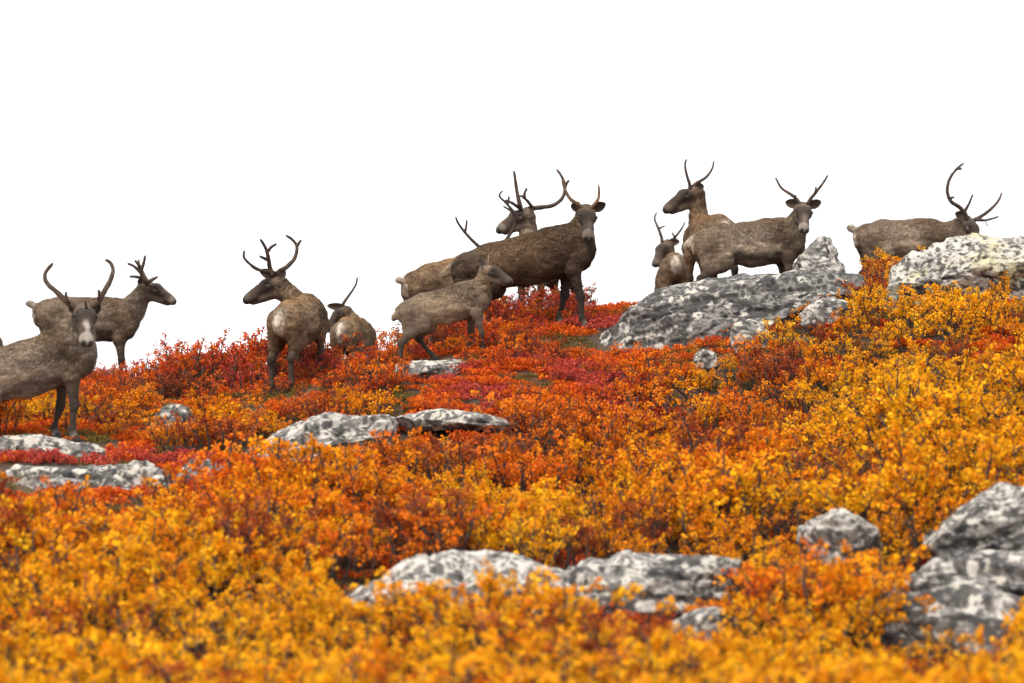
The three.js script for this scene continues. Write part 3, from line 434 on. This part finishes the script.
const HERD = [
  { px: 25, D: 35, dz: 0.12, mane: '#e6dfd2', turn: 16, s: 1.08, lift: -0.24, coat: 'grey', band: 0.5, blaze: 1, lips: 0.5, nod: 0.27, label: 'caribou with a white face blaze and thick hooked antlers, front hooves on the pale ledge',
    poll: [85, 309, -0.32], nose: [87.5, 341, -0.66], ears: [[69, 311, -0.34], [101, 309, -0.36]], legs: { fr: [-0.02, 0], fl: [-0.18, 0] },
    antlers: [{ r: 0.03, beam: [[78, 309, -0.33], [71, 305, -0.33], [57.8, 293, -0.3], [46.4, 282, -0.25], [45, 274, -0.22], [53.4, 262.5, -0.2]], tines: [[[72, 305, -0.33], [67.5, 301, -0.38], [65.7, 291.5, -0.4]]], tr: 0.5 },
      { r: 0.03, beam: [[91, 308, -0.35], [97.3, 302.7, -0.35], [102.6, 294, -0.32], [110.5, 280, -0.27], [113, 269, -0.22], [109.6, 262, -0.2], [104.7, 259.7, -0.2]], tines: [[[98, 302, -0.35], [99, 297, -0.4], [98.6, 289.5, -0.42]], [[88, 311, -0.4], [86, 306, -0.45], [85.4, 301, -0.46]]], tr: 0.5 }] },
  { px: -46, D: 48, lift: 0.16, turn: 8, s: 1.0, coat: 'grey', cell: 0.018, label: 'caribou whose brown back alone shows behind the white-blazed caribou',
    poll: [6, 372, 0], nose: [20, 398, -0.1] },
  { flare: 1.4, px: 88, D: 45, lift: 0.05, turn: 6, s: 1.07, coat: 'grey', long: 0.88, tail: 1, label: 'caribou in full profile with a palmate antler, standing behind the white-blazed caribou',
    poll: [148, 285, -0.08], nose: [177, 300, -0.12], ears: [[137, 281, -0.2]],
    antlers: [{ r: 0.03, beam: [[148, 284, -0.2], [144.5, 280, -0.25], [141.3, 272.8, -0.3], [143.9, 262.3, -0.36], [145.3, 255, -0.4]], tines: [[[141.8, 274, -0.3], [134.2, 266.5, -0.34], [127.2, 263.2, -0.38]], [[143, 278.5, -0.25], [137, 277, -0.3], [129, 276.4, -0.3]], [[147, 283, -0.2], [152, 280.5, -0.25], [158, 276.4, -0.3]], [[142, 270, -0.3], [137, 263, -0.35], [134.5, 260, -0.36]]] },
      { r: 0.027, beam: [[149, 284, 0], [146, 279, 0.08], [142, 271, 0.16], [139, 264, 0.22], [138.5, 259, 0.24]], tines: [[[148, 282, 0], [152, 279, 0.05], [155.5, 277.5, 0.08]]] }] },
  { flare: 1.4, px: 298, D: 39.4, dz: 0.62, turn: 76, s: 1.0, lift: -0.04, coat: 'brown', label: 'caribou seen from behind, white tail patch, head turned back with many-tined antlers',
    poll: [277, 281, -0.12], nose: [242, 298, -0.2], ears: [[285.5, 270, -0.26], [259, 270, -0.2]], fat: 1.05, legs: { hr: [0, -0.02], hl: [0, 0.0] },
    antlers: [{ r: 0.027, beam: [[272, 275, -0.2], [270, 268, -0.22], [267.5, 254, -0.3], [264, 245, -0.33], [259.8, 238.7, -0.35]], tines: [[[267, 253, -0.3], [271, 247.5, -0.3], [276.7, 243.6, -0.28]], [[268, 260, -0.26], [263.5, 258, -0.3], [259.3, 256, -0.33]], [[271, 272, -0.2], [262, 271, -0.3], [252.4, 266, -0.35], [244, 257.3, -0.36], [244.4, 250, -0.36]]] },
      { r: 0.027, beam: [[275, 275, -0.02], [280, 271, 0.05], [287, 266.5, 0.12], [294.7, 258, 0.2], [296.7, 246, 0.24], [291.5, 239, 0.24], [285.2, 235, 0.22]], tines: [[[296.6, 247, 0.24], [299, 243, 0.25], [301.4, 240, 0.25]], [[275, 273, -0.02], [265, 271.5, -0.06], [256, 269, -0.08], [250, 265, -0.08]]] }] },
  { flare: 1.4, px: 354, D: 44, dz: 0.6, turn: 78, s: 0.93, lift: -0.08, coat: 'brown', white: 1, label: 'caribou with one long plain antler, half sunk behind the crest shrubs, pale rump turned',
    poll: [343, 310, -0.15], nose: [324, 329, -0.3], ears: [[326.5, 305.5, -0.25]],
    antlers: [{ r: 0.021, beam: [[342, 306, -0.12], [345, 301, -0.1], [350, 294, 0], [356, 284, 0.08], [357.4, 276.7, 0.1]] }] },
  { px: 452, D: 42, turn: 36, s: 0.97, lift: -0.03, coat: 'brown', tail: 1, label: 'caribou with its rump showing and head hidden behind the dark brown caribou',
    poll: [494, 256, 0.45], nose: [512, 268, 0.75], ears: [[481, 254, 0.4]],
    antlers: [{ r: 0.022, beam: [[490, 254, 0.42], [479.5, 247, 0.4], [464.6, 232, 0.35], [457, 221, 0.3], [455.6, 216, 0.3]], tines: [[[465, 232.3, 0.35], [466.3, 226, 0.33], [466.7, 219.5, 0.32]]] },
      { r: 0.022, beam: [[499, 252, 0.5], [506.8, 239, 0.52], [514.5, 226, 0.5], [514.7, 214, 0.46], [506, 203, 0.42], [499.4, 195.5, 0.4], [503.3, 190, 0.4]], tines: [[[507.5, 204, 0.42], [508.5, 200, 0.42], [509, 196, 0.42]], [[514, 213, 0.46], [508, 209, 0.42], [503, 206, 0.4]]] }] },
  { flare: 1.4, px: 546, D: 43.6, dz: -0.12, turn: 246, s: 1.05, coat: 'grey', label: 'caribou looking along the ridge with sweeping antlers, body hidden behind the dark brown caribou',
    poll: [524, 213, -0.4], nose: [496, 228, -0.62], ears: [[533, 216, -0.56]],
    antlers: [{ r: 0.029, beam: [[521, 210, -0.5], [520.5, 207, -0.55], [517.6, 195, -0.6], [515, 178, -0.62], [513.8, 170.2, -0.62]], tines: [[[519.5, 208, -0.52], [512, 203, -0.62], [505, 200, -0.68]]] },
      { r: 0.029, beam: [[525, 210, -0.35], [530, 208.8, -0.3], [540, 207.5, -0.25], [552.5, 205.5, -0.2], [562, 198.5, -0.15], [565, 186.4, -0.12], [561.3, 175.8, -0.12], [556, 168.8, -0.12]], tines: [[[533, 208, -0.3], [526, 199.5, -0.4], [520, 195, -0.45]], [[525, 199, -0.4], [524.5, 194, -0.42], [527, 188, -0.42]], [[565, 187, -0.12], [567, 183, -0.12], [569.2, 180, -0.12]]] }] },
  { px: 527, D: 40.6, lips: 0.4, fat: 0.86, lift: -0.1, nod: 0.13, turn: -3, s: 1.16, coat: 'dark', long: 1.05, band: 0.4, tail: 0.3, label: 'dark brown caribou standing broadside uphill, facing the camera with slender antlers',
    poll: [587, 210, -0.08], nose: [589.5, 237, -0.38], ears: [[570.5, 205.5, -0.05], [606, 203.5, -0.05]], legs: { fr: [0.12, 0], fl: [-0.17, 0], hr: [-0.1, 0], hl: [0.12, 0] },
    antlers: [{ r: 0.023, beam: [[582, 208, -0.12], [578, 204.5, -0.12], [570, 198.5, -0.1], [564, 187, -0.05], [562, 178.5, 0]] }, { r: 0.021, beam: [[591, 208, -0.12], [594, 205, -0.12], [598.2, 198.7, -0.1], [599, 191, -0.06], [598.5, 185, -0.02]] }] },
  { px: 446, D: 38.3, lift: -0.05, nod: 0.11, turn: 5, s: 0.76, calf: 1, coat: 'calf', long: 0.96, label: 'small antlerless grey calf walking in front of the dark brown caribou',
    poll: [488, 269, -0.04], nose: [511, 279.5, -0.15], head: 0.8, ears: [[489, 255, 0], [479, 258.5, -0.1]], fat: 0.82, neck: 0.8, legs: { hr: [-0.14, 0], hl: [0.42, 0], fr: [0.12, 0], fl: [-0.1, 0] }, hairs: 20000 },
  { flare: 1.4, px: 673, D: 46, dz: 0.6, lift: -0.1, turn: 92, s: 0.98, coat: 'brown', white: 1, label: 'small-looking caribou seen from behind beyond the long boulder, pale rump and forked antlers',
    poll: [665, 244, -0.1], nose: [653, 264, -0.32], ears: [[680, 241.5, -0.1]],
    antlers: [{ r: 0.021, beam: [[662, 242, -0.15], [661.5, 237, -0.15], [658.5, 229, -0.15], [654.6, 218, -0.13], [657, 212, -0.12]], tines: [[[658.5, 229, -0.15], [662, 227, -0.2], [665.2, 225.8, -0.22]]] },
      { r: 0.021, beam: [[668, 242.5, -0.05], [671, 241, 0], [678.3, 233.4, 0.05], [683.2, 226, 0.08], [685, 221.5, 0.08]], tines: [[[675, 237, 0.02], [673, 234.5, 0], [672, 232, 0]]] }] },
  { flare: 1.4, px: 711, D: 43, dz: 0.75, turn: 102, s: 1.06, coat: 'brown', label: 'tawny caribou in head profile, body hidden behind the caribou on the long boulder',
    poll: [693, 191, -0.3], nose: [662, 208, -0.42], ears: [[704, 185.5, -0.44]],
    antlers: [{ r: 0.021, beam: [[690, 188, -0.4], [689.3, 183, -0.42], [686, 172, -0.45], [685.2, 164, -0.45], [686.6, 158.5, -0.45]] }, { r: 0.021, beam: [[692, 187, -0.22], [696, 183.5, -0.18], [705.7, 177.4, -0.1], [712, 169, -0.05], [714, 160, -0.02]] }] },
  { px: 752, D: 41.6, dz: 0.2, lift: -0.03, legs: { hr: [-0.1, 0], hl: [0.06, 0] }, turn: 12, s: 1.02, coat: 'grey', lips: 0.4, band: 0.9, long: 0.98, tail: 0.2, label: 'grey caribou broadside on the long boulder, facing the camera with short antlers',
    poll: [803.5, 207, -0.4], nose: [805, 229, -0.72], ears: [[785, 202, -0.38], [821.5, 201, -0.42]],
    antlers: [{ r: 0.021, beam: [[799.5, 204, -0.42], [796.5, 199, -0.42], [791, 194.5, -0.4], [781.5, 188, -0.36], [775.3, 177.4, -0.32]], tines: [[[797, 199.5, -0.42], [795.6, 197, -0.44], [795.2, 194.5, -0.45]]] }, { r: 0.021, beam: [[807.5, 204, -0.42], [809.5, 200.5, -0.42], [815.5, 192.8, -0.4], [823, 183, -0.36], [828.2, 174.6, -0.32]], tines: [[[813.5, 196, -0.4], [815.5, 191, -0.43], [816, 186.5, -0.44]]] }] },
  { px: 908, D: 45, turn: 5, s: 1.05, coat: 'grey', tail: 1, long: 0.86, label: 'caribou with strips of velvet hanging from its antlers, head low behind the cream boulder',
    poll: [969, 221, -0.1], nose: [981, 249, -0.3], ears: [[955, 212.5, -0.15]],
    antlers: [{ r: 0.027, beam: [[967, 219, -0.2], [965, 213.5, -0.22], [960.5, 208, -0.25], [951, 201.3, -0.3], [947.3, 191, -0.32], [949.6, 179, -0.32], [957.2, 168.5, -0.3], [964.5, 162.5, -0.28]], tines: [[[964.5, 212, -0.22], [969.3, 203, -0.32], [973, 194, -0.36]], [[949.5, 199, -0.3], [952.5, 197.5, -0.34], [954.5, 197, -0.36]], [[957, 168.8, -0.3], [960, 168.6, -0.3], [962, 169.5, -0.3]]], shreds: [[[970, 202, -0.33], [974, 203.5, -0.36], [975, 207, -0.37]]] },
      { r: 0.025, beam: [[973, 220.5, -0.02], [976.5, 219, 0], [988, 211.5, 0.06], [998, 201.3, 0.1], [1002.3, 192, 0.12]], tines: [[[976, 220, -0.02], [986, 220, -0.1], [999.2, 216.5, -0.14]]], shreds: [[[981, 218, -0.05], [981.5, 225, -0.06], [983.5, 234, -0.06]], [[985, 219, -0.1], [987.5, 226, -0.1], [989, 230, -0.1]], [[983, 219, -0.08], [984, 222, -0.1], [988.5, 227, -0.12]]] }] },
];
const herd = HERD.map((o) => caribou(o));

// ------------------------------------------------------------------ dwarf birch and ground cover
const stemMat = new THREE.MeshStandardMaterial({ vertexColors: true, roughness: 0.9 });
const leafMat = new THREE.MeshPhysicalMaterial({ vertexColors: true, roughness: 1, specularIntensity: 0.25, transmission: 0.2, thickness: 0 });
const PALETTES = {
  golden: [[0.8, 0.45, 0.008], [0.8, 0.39, 0.007], [0.77, 0.32, 0.006], [0.72, 0.24, 0.007]],
  amber: [[0.78, 0.36, 0.007], [0.76, 0.28, 0.006], [0.71, 0.21, 0.007], [0.64, 0.15, 0.008]],
  orange: [[0.74, 0.26, 0.007], [0.7, 0.19, 0.007], [0.65, 0.13, 0.008], [0.56, 0.085, 0.01]],
  russet: [[0.68, 0.17, 0.01], [0.62, 0.11, 0.011], [0.55, 0.07, 0.013], [0.42, 0.035, 0.016]],
  rust: [[0.42, 0.12, 0.02], [0.34, 0.075, 0.018], [0.26, 0.045, 0.018], [0.17, 0.03, 0.016]],
  crimson: [[0.6, 0.11, 0.05], [0.52, 0.07, 0.045], [0.42, 0.045, 0.035], [0.3, 0.03, 0.024]],
};
function shrubGeometry(seed, pal, { h = 0.5, stems = 10, twigs = 6, leaves = 17, leaf = 0.0205, spread = 0.72, bare = 0.32 }) {
  const R = rngOf(seed), sp = [], si = [], sc = [], lp = [], li = [], lc = [];
  const bark = [0.05, 0.034, 0.027];
  const twig = (pts, r0, r1) => {
    const n = pts.length, at0 = sp.length / 3;
    for (let i = 0; i < n; i++) { const r = lerp(r0, r1, i / (n - 1)), m = 0.7 + 0.6 * R(); for (let k = 0; k < 3; k++) { const a = k * 2.094 + i; sp.push(pts[i].x + Math.cos(a) * r, pts[i].y, pts[i].z + Math.sin(a) * r); sc.push(bark[0] * m, bark[1] * m, bark[2] * m); } }
    for (let i = 0; i + 1 < n; i++) for (let k = 0; k < 3; k++) { const a = at0 + i * 3 + k, b = at0 + i * 3 + (k + 1) % 3; si.push(a, a + 3, b, b, a + 3, b + 3); }
  };
  const putLeaf = (p, dir, size, tone) => {
    const d = dir.clone().add(V(R() - 0.5, R() - 0.35, R() - 0.5).multiplyScalar(1.5)).normalize(), w = d.clone().cross(V(R() - 0.5, R() - 0.5, R() - 0.5)).normalize(), n = w.clone().cross(d), a = lp.length / 3;
    const tip = p.clone().addScaledVector(d, size), m = p.clone().addScaledVector(d, size * 0.5), l = m.clone().addScaledVector(w, size * 0.46).addScaledVector(n, size * 0.12), r = m.clone().addScaledVector(w, -size * 0.46).addScaledVector(n, size * 0.12);
    for (const q of [p, l, tip, r]) lp.push(q.x, q.y, q.z);
    const c = pal[Math.min(3, Math.floor(R() * R() * 2.2 + tone * 2.4))], j = 0.75 + 0.45 * R(); for (let k = 0; k < 4; k++) lc.push(c[0] * j, c[1] * j, c[2] * j);
    li.push(a, a + 2, a + 1, a, a + 3, a + 2);
  };
  for (let s = 0; s < stems; s++) {
    const az = (s + R()) / stems * 6.283, lean = (0.15 + 0.85 * R()) * spread, L = h * (0.7 + 0.4 * R()), tone = R(), n = 5, pts = [];
    const b = V(Math.cos(az) * 0.05 * R(), -0.06, Math.sin(az) * 0.05 * R()), out = V(Math.cos(az), 0, Math.sin(az)), kink = V(R() - 0.5, 0, R() - 0.5).multiplyScalar(0.12);
    for (let i = 0; i <= n; i++) { const t = i / n; pts.push(b.clone().addScaledVector(out, lean * L * t * (0.75 + 0.25 * (1 - t))).addScaledVector(V(0, 1, 0), L * Math.pow(t, 0.95) * (1 - 0.32 * lean * t)).addScaledVector(kink, Math.sin(t * 3.1))); }
    twig(pts, 0.0095, 0.0035);
    for (let k = 0; k < twigs; k++) {
      const t = 0.45 + 0.55 * (k + R()) / twigs, i = Math.min(n - 1, Math.floor(t * n)), p = pts[i].clone().lerp(pts[i + 1], t * n - i), a2 = R() * 6.283;
      const d = V(Math.cos(a2), 0.5 + 0.9 * R(), Math.sin(a2)).addScaledVector(out, 0.35).normalize(), TL = h * (0.12 + 0.16 * R()) * (1.15 - 0.4 * t), e = p.clone().addScaledVector(d, TL), mid = p.clone().lerp(e, 0.5).add(V((R() - 0.5) * 0.02, 0.008, (R() - 0.5) * 0.02));
      twig([p, mid, e], 0.004, 0.0018);
      if (R() < bare) continue;
      for (let q = 0; q < leaves; q++) { const u = 0.3 + 0.7 * (q + R()) / leaves, c = u < 0.5 ? p.clone().lerp(mid, u * 2) : mid.clone().lerp(e, u * 2 - 1); putLeaf(c.add(V(R() - 0.5, R() - 0.5, R() - 0.5).multiplyScalar(0.042)), d, leaf * (0.75 + 0.6 * R()), clamp(tone * 0.7 + 0.3 * R(), 0, 1)); }
    }
  }
  const lg = geo(lp, li, lc).toNonIndexed(); lg.computeVertexNormals();
  return { stems: geo(sp, si, sc), leaves: lg };
}
const VARIANTS = {}; let vs = 900;
for (const k in PALETTES) VARIANTS[k] = [
  shrubGeometry(vs++, PALETTES[k], {}), shrubGeometry(vs++, PALETTES[k], { stems: 12, spread: 0.95 }), shrubGeometry(vs++, PALETTES[k], { stems: 8, spread: 0.55, leaves: 17 }),
  shrubGeometry(vs++, PALETTES[k], { stems: 9, twigs: 6, leaves: 11, bare: 0.5, spread: 0.75 }),
];
// which colour of birch grows where: broad patches on the slope
function colourAt(x, z, R) {
  const D = -z, u = x / D * 38, n = fbm(x * 0.42, 40, z * 0.42, 3) * 1.5 + (R() - 0.5) * 1.25;
  let v = 1.4;                                                        // 0 golden .. 4 crimson
  v += 1.0 * smooth(35, 39.5, D) * smooth(3.2, 0.5, u);                 // redder along the crest, west of the boulders
  v += 0.75 * smooth(-1, -4, u) * smooth(37, 39.5, D) + 0.4 * smooth(37.5, 39.5, D) * smooth(3, 1, u);
  v -= 1.55 * smooth(2.5, 5, u) * smooth(29, 32, D);                    // golden in the east
  v -= 1.2 * smooth(29, 25, D);                                        // golden at the foot of the slope
  v -= 0.35 * smooth(33, 30, D);
  v -= 1.5 * smooth(0.8, 0.2, Math.hypot(x + 5.1, (D - 36.4) * 0.7));    // a yellow patch behind the ledge
  v += n * 1.35;
  return v;
}
const NAMES = ['golden', 'amber', 'orange', 'russet', 'crimson'];
const shrubs = [];
{
  const R = rngOf(4242), step = 0.33;
  for (let z = -20.5; z > -49; z -= step) for (let x = -11.5; x < 11.5; x += step) {
    const X = x + (R() - 0.5) * step * 1.3, Z = z + (R() - 0.5) * step * 1.3, D = -Z, keep = R(), r1 = R(), r2 = R(), r3 = R();
    if (Math.abs(X) > 0.158 * D + 2) continue;
    if (D > 43 && keep > 0.5) continue;
    let v = colourAt(X, Z, R), h = 0.47 * (0.45 + 0.95 * r1) * (1 + 0.75 * fbm(X * 0.8, 60, Z * 0.8, 2)), ok = true;
    h *= lerp(1.35, 0.8, smooth(30, 39.5, D)) * (1 + 0.3 * smooth(38.6, 39.6, D) * smooth(-1.3, -2, X) * smooth(42.5, 41.5, D));
    if (fbm(X * 0.55, 80, Z * 0.55, 3) > 0.3 && keep > 0.4) continue;     // gaps with bare twigs and ground cover
    for (const q of rocks) {
      const dx = X - q.x, dz = Z - q.z, c = Math.cos(q.yaw), s = Math.sin(q.yaw), lx = (c * dx - s * dz) / q.hw, lz = s * dx + c * dz;
      if (Math.abs(lx) < 0.88 && Math.abs(lz) < q.hd * 0.85) { ok = false; break; }
      if (lx > q.clear[0] && lx < q.clear[1] && lz > 0 && lz < q.hd + q.reach) h = r1 > 0.9 && q.hw > 0.6 ? h * 0.6 : Math.min(h, q.front * (0.4 + 1.2 * r2) * (1 + 0.9 * smooth(q.hd, q.hd + q.reach, lz)));
    }
    if (!ok) continue;
    if (X > 0.95 && X < 4.75 && D > 39.9) { if (keep > 0.35) continue; h = Math.min(h, 0.16); }   // bare stony ground behind the boulders
    v += 2 * smooth(0.8, 0.3, Math.hypot(X - 1.35, (D - 28.3) * 0.8));
    const pA = at(60, 430, 34.3); if (Math.abs(X - pA.x) < 0.75 && D > 33.6 && D < 35.6) { h *= 0.35; if (keep > 0.4) continue; }
    // the low red strip in the dip above the ledge, and the crimson carpet below the hoof ledge
    const dip = smooth(0.9, 0.4, Math.abs(D - 37.0)) * smooth(-1.5, -0.8, X) * smooth(1.6, 0.9, X); if (dip > 0.3) { h *= 0.5; v += 0.9; }
    const carpet = smooth(0.9, 0.5, Math.abs(D - 34.2)) * smooth(-2.6, -3.2, X); if (carpet > 0.3) { h *= 0.3; v += 2.6; }
    h *= 1 - 0.4 * smooth(0.9, 0.5, Math.abs(X + 2.55)) * smooth(36.9, 37.6, D) * smooth(40, 39, D);   // browsed low about the caribou seen from behind
    h *= 1 - 0.6 * smooth(0.6, 0.35, Math.abs(X + 1.9)) * smooth(38.2, 39.2, D);
    h *= 1 - 0.4 * smooth(-4.5, -4.9, X) * smooth(38, 39, D);
    h *= 1 - 0.25 * smooth(1.0, 0.6, Math.abs(X - 0.6)) * smooth(38.4, 39, D) * smooth(41.2, 40.6, D);
    if (h < 0.1) continue;
    const name = fbm(X * 0.75, 120, Z * 0.75, 3) + (r2 - 0.5) * 0.35 > (D > 38.5 && X < 1 ? 0.16 : 0.24) ? 'rust' : NAMES[clamp(Math.round(v), 0, 4)];
    shrubs.push({ x: X, z: Z, y: ground(X, Z) - 0.02, h, name, k: Math.floor(r3 * 4), turn: R() * 6.283, tint: 0.88 + 0.24 * R(), wide: 0.9 + 0.4 * R(), low: dip > 0.3 || carpet > 0.3 });
  }
}
// the shrubs that show largest stand as plants of their own; the remaining thicket is one mass
const inView = (s) => { const d = -s.z, c = Math.abs(s.x) < 0.1565 * d; return c && d > 24.6 && d < 41.5 && !s.low; };
shrubs.forEach((s) => { s.score = inView(s) ? s.h / -s.z * (-s.z > 38.5 ? 1.35 : 1) : 0; });
const order = shrubs.map((s, i) => i).sort((a, b) => shrubs[b].score - shrubs[a].score), single = new Set(order.slice(0, 290));
const LOOK = { golden: 'golden', amber: 'amber', orange: 'orange', russet: 'red-orange', rust: 'rust-brown', crimson: 'crimson' };
const protos = {};
for (const i of single) {
  const s = shrubs[i], key = s.name + s.k, g = VARIANTS[s.name][s.k];
  if (!protos[key]) { const t = new THREE.Group(); part(t, 'stems', g.stems, stemMat); part(t, 'foliage', g.leaves, leafMat); protos[key] = t; }
  const t = protos[key].clone(); t.position.set(s.x, s.y, s.z); t.rotation.y = s.turn; const k = s.h / 0.5; t.scale.set(k * s.wide, k, k * s.wide);
  let best = null, bd = 3.2; for (const q of rocks) if (q.near) { const d = Math.hypot(Math.max(0, Math.abs(s.x - q.x) - q.hw), s.z - q.z); if (d < bd) { bd = d; best = q; } }
  const where = best && (Math.abs(s.x - best.x) > best.hw ? (s.x < best.x ? 'off the downhill end of ' : 'off the uphill end of ') : s.z > best.z ? 'downhill of ' : 'uphill of ');
  const place = best ? where + best.near : -s.z > 38.6 ? 'on the crest at the feet of the herd' : -s.z < 28.5 ? 'in the thicket at the foot of the slope' : 'in the open thicket halfway up the slope';
  const form = ['rounded', 'spreading', 'upright', 'sparse'][s.k], tall = s.h > 0.5 ? 'tall ' : s.h < 0.36 ? 'low ' : '';
  thing(t, 'dwarf_birch_shrub', `${tall}${form} ${LOOK[s.name]} birch shrub ${place}`, 'shrub', `${tall}${form} ${LOOK[s.name]} birch ${place}`);
}
{
  const byKey = {}; shrubs.forEach((s, i) => { if (!single.has(i)) (byKey[s.name + '_' + s.k] ??= []).push(s); });
  const root = new THREE.Group(); root.name = 'dwarf_birch_thicket'; root.userData = { kind: 'stuff', label: 'dense thicket of autumn dwarf birch covering the hillside', category: 'shrubs' };
  const m = new THREE.Matrix4(), q = new THREE.Quaternion(), c = new THREE.Color();
  for (const key in byKey) {
    const [name, k] = key.split('_'), g = VARIANTS[name][+k], list = byKey[key];
    for (const [n, gg, mm] of [['stems', g.stems, stemMat], ['foliage', g.leaves, leafMat]]) {
      const im = new THREE.InstancedMesh(gg, mm, list.length); im.name = `${name}_${n}`; im.userData.kind = 'stuff'; im.castShadow = im.receiveShadow = true;
      list.forEach((s, i) => { const f = s.h / 0.5; m.compose(V(s.x, s.y, s.z), q.setFromAxisAngle(V(0, 1, 0), s.turn), V(f * s.wide, f, f * s.wide)); im.setMatrixAt(i, m); im.setColorAt(i, c.setRGB(s.tint, s.tint, s.tint)); });
      root.add(im);
    }
  }
  scene.add(root);
}
{ // bearberry and moss: a low mat of small leaves between the shrubs
  const R = rngOf(77), kinds = [['crimson', 0.1], ['russet', 0.1], ['moss', 0.07]], P2 = { ...PALETTES, crimson: [[0.6, 0.13, 0.08], [0.5, 0.08, 0.055], [0.4, 0.05, 0.04], [0.3, 0.1, 0.04]], moss: [[0.22, 0.16, 0.03], [0.16, 0.11, 0.03], [0.12, 0.08, 0.03], [0.2, 0.12, 0.05]] };
  const root = new THREE.Group(); root.name = 'ground_cover'; root.userData = { kind: 'stuff', label: 'low mat of red bearberry and brown moss between shrubs and stones', category: 'ground cover' };
  const geos = kinds.map(([n, h], i) => shrubGeometry(5000 + i, P2[n], { h: h * 1.4, stems: 12, twigs: 5, leaves: 7, leaf: n === 'moss' ? 0.014 : 0.02, spread: 1.9, bare: 0.05 })), lists = [[], [], []];
  for (let n = 0; n < 15000; n++) {
    const D = 22 + R() * 22, x = (R() * 2 - 1) * (0.158 * D + 1), a = fbm(x * 0.9, 33, D * 0.9, 3), carpet = smooth(0.9, 0.5, Math.abs(D - 34.2)) * smooth(-2.4, -3.2, x);
    if (rocks.some((q) => Math.abs(x - q.x) < q.hw * 0.86 && Math.abs(-D - q.z) < q.hd * 0.7)) continue;
    const low = carpet > 0.3 || (Math.abs(D - 37) < 1 && Math.abs(x) < 1.7) || (Math.abs(D - 39.6) < 1.4 && Math.abs(x - 0.7) < 1.2), pick = R(); if (!low && pick < 0.45) continue;
    lists[carpet > 0.3 && pick < 0.66 ? 0 : !low ? (pick < 0.8 ? 2 : 1) : a > 0.12 ? 2 : a > -0.1 ? 1 : 0].push([x, ground(x, -D) - 0.005, -D, R() * 6.3, 0.7 + 0.7 * R()]);
  }
  const m = new THREE.Matrix4(), q = new THREE.Quaternion();
  geos.forEach((g, i) => { const im = new THREE.InstancedMesh(g.leaves, leafMat, lists[i].length); im.name = ['red_bearberry', 'orange_bearberry', 'moss'][i]; im.userData.kind = 'stuff'; im.castShadow = im.receiveShadow = true; lists[i].forEach((s, k) => { m.compose(V(s[0], s[1], s[2]), q.setFromAxisAngle(V(0, 1, 0), s[3]), V(s[4], s[4], s[4])); im.setMatrixAt(k, m); }); root.add(im); });
  scene.add(root);
}
{ let t = 0; const seen = new Set(); scene.traverse((o) => { if (o.isMesh && !o.isInstancedMesh && !seen.has(o.geometry) && seen.add(o.geometry)) t += (o.geometry.index ?? o.geometry.attributes.position).count / 3; }); console.log('shrubs', shrubs.length, 'triangles', t); }
renderer.render(scene, camera);
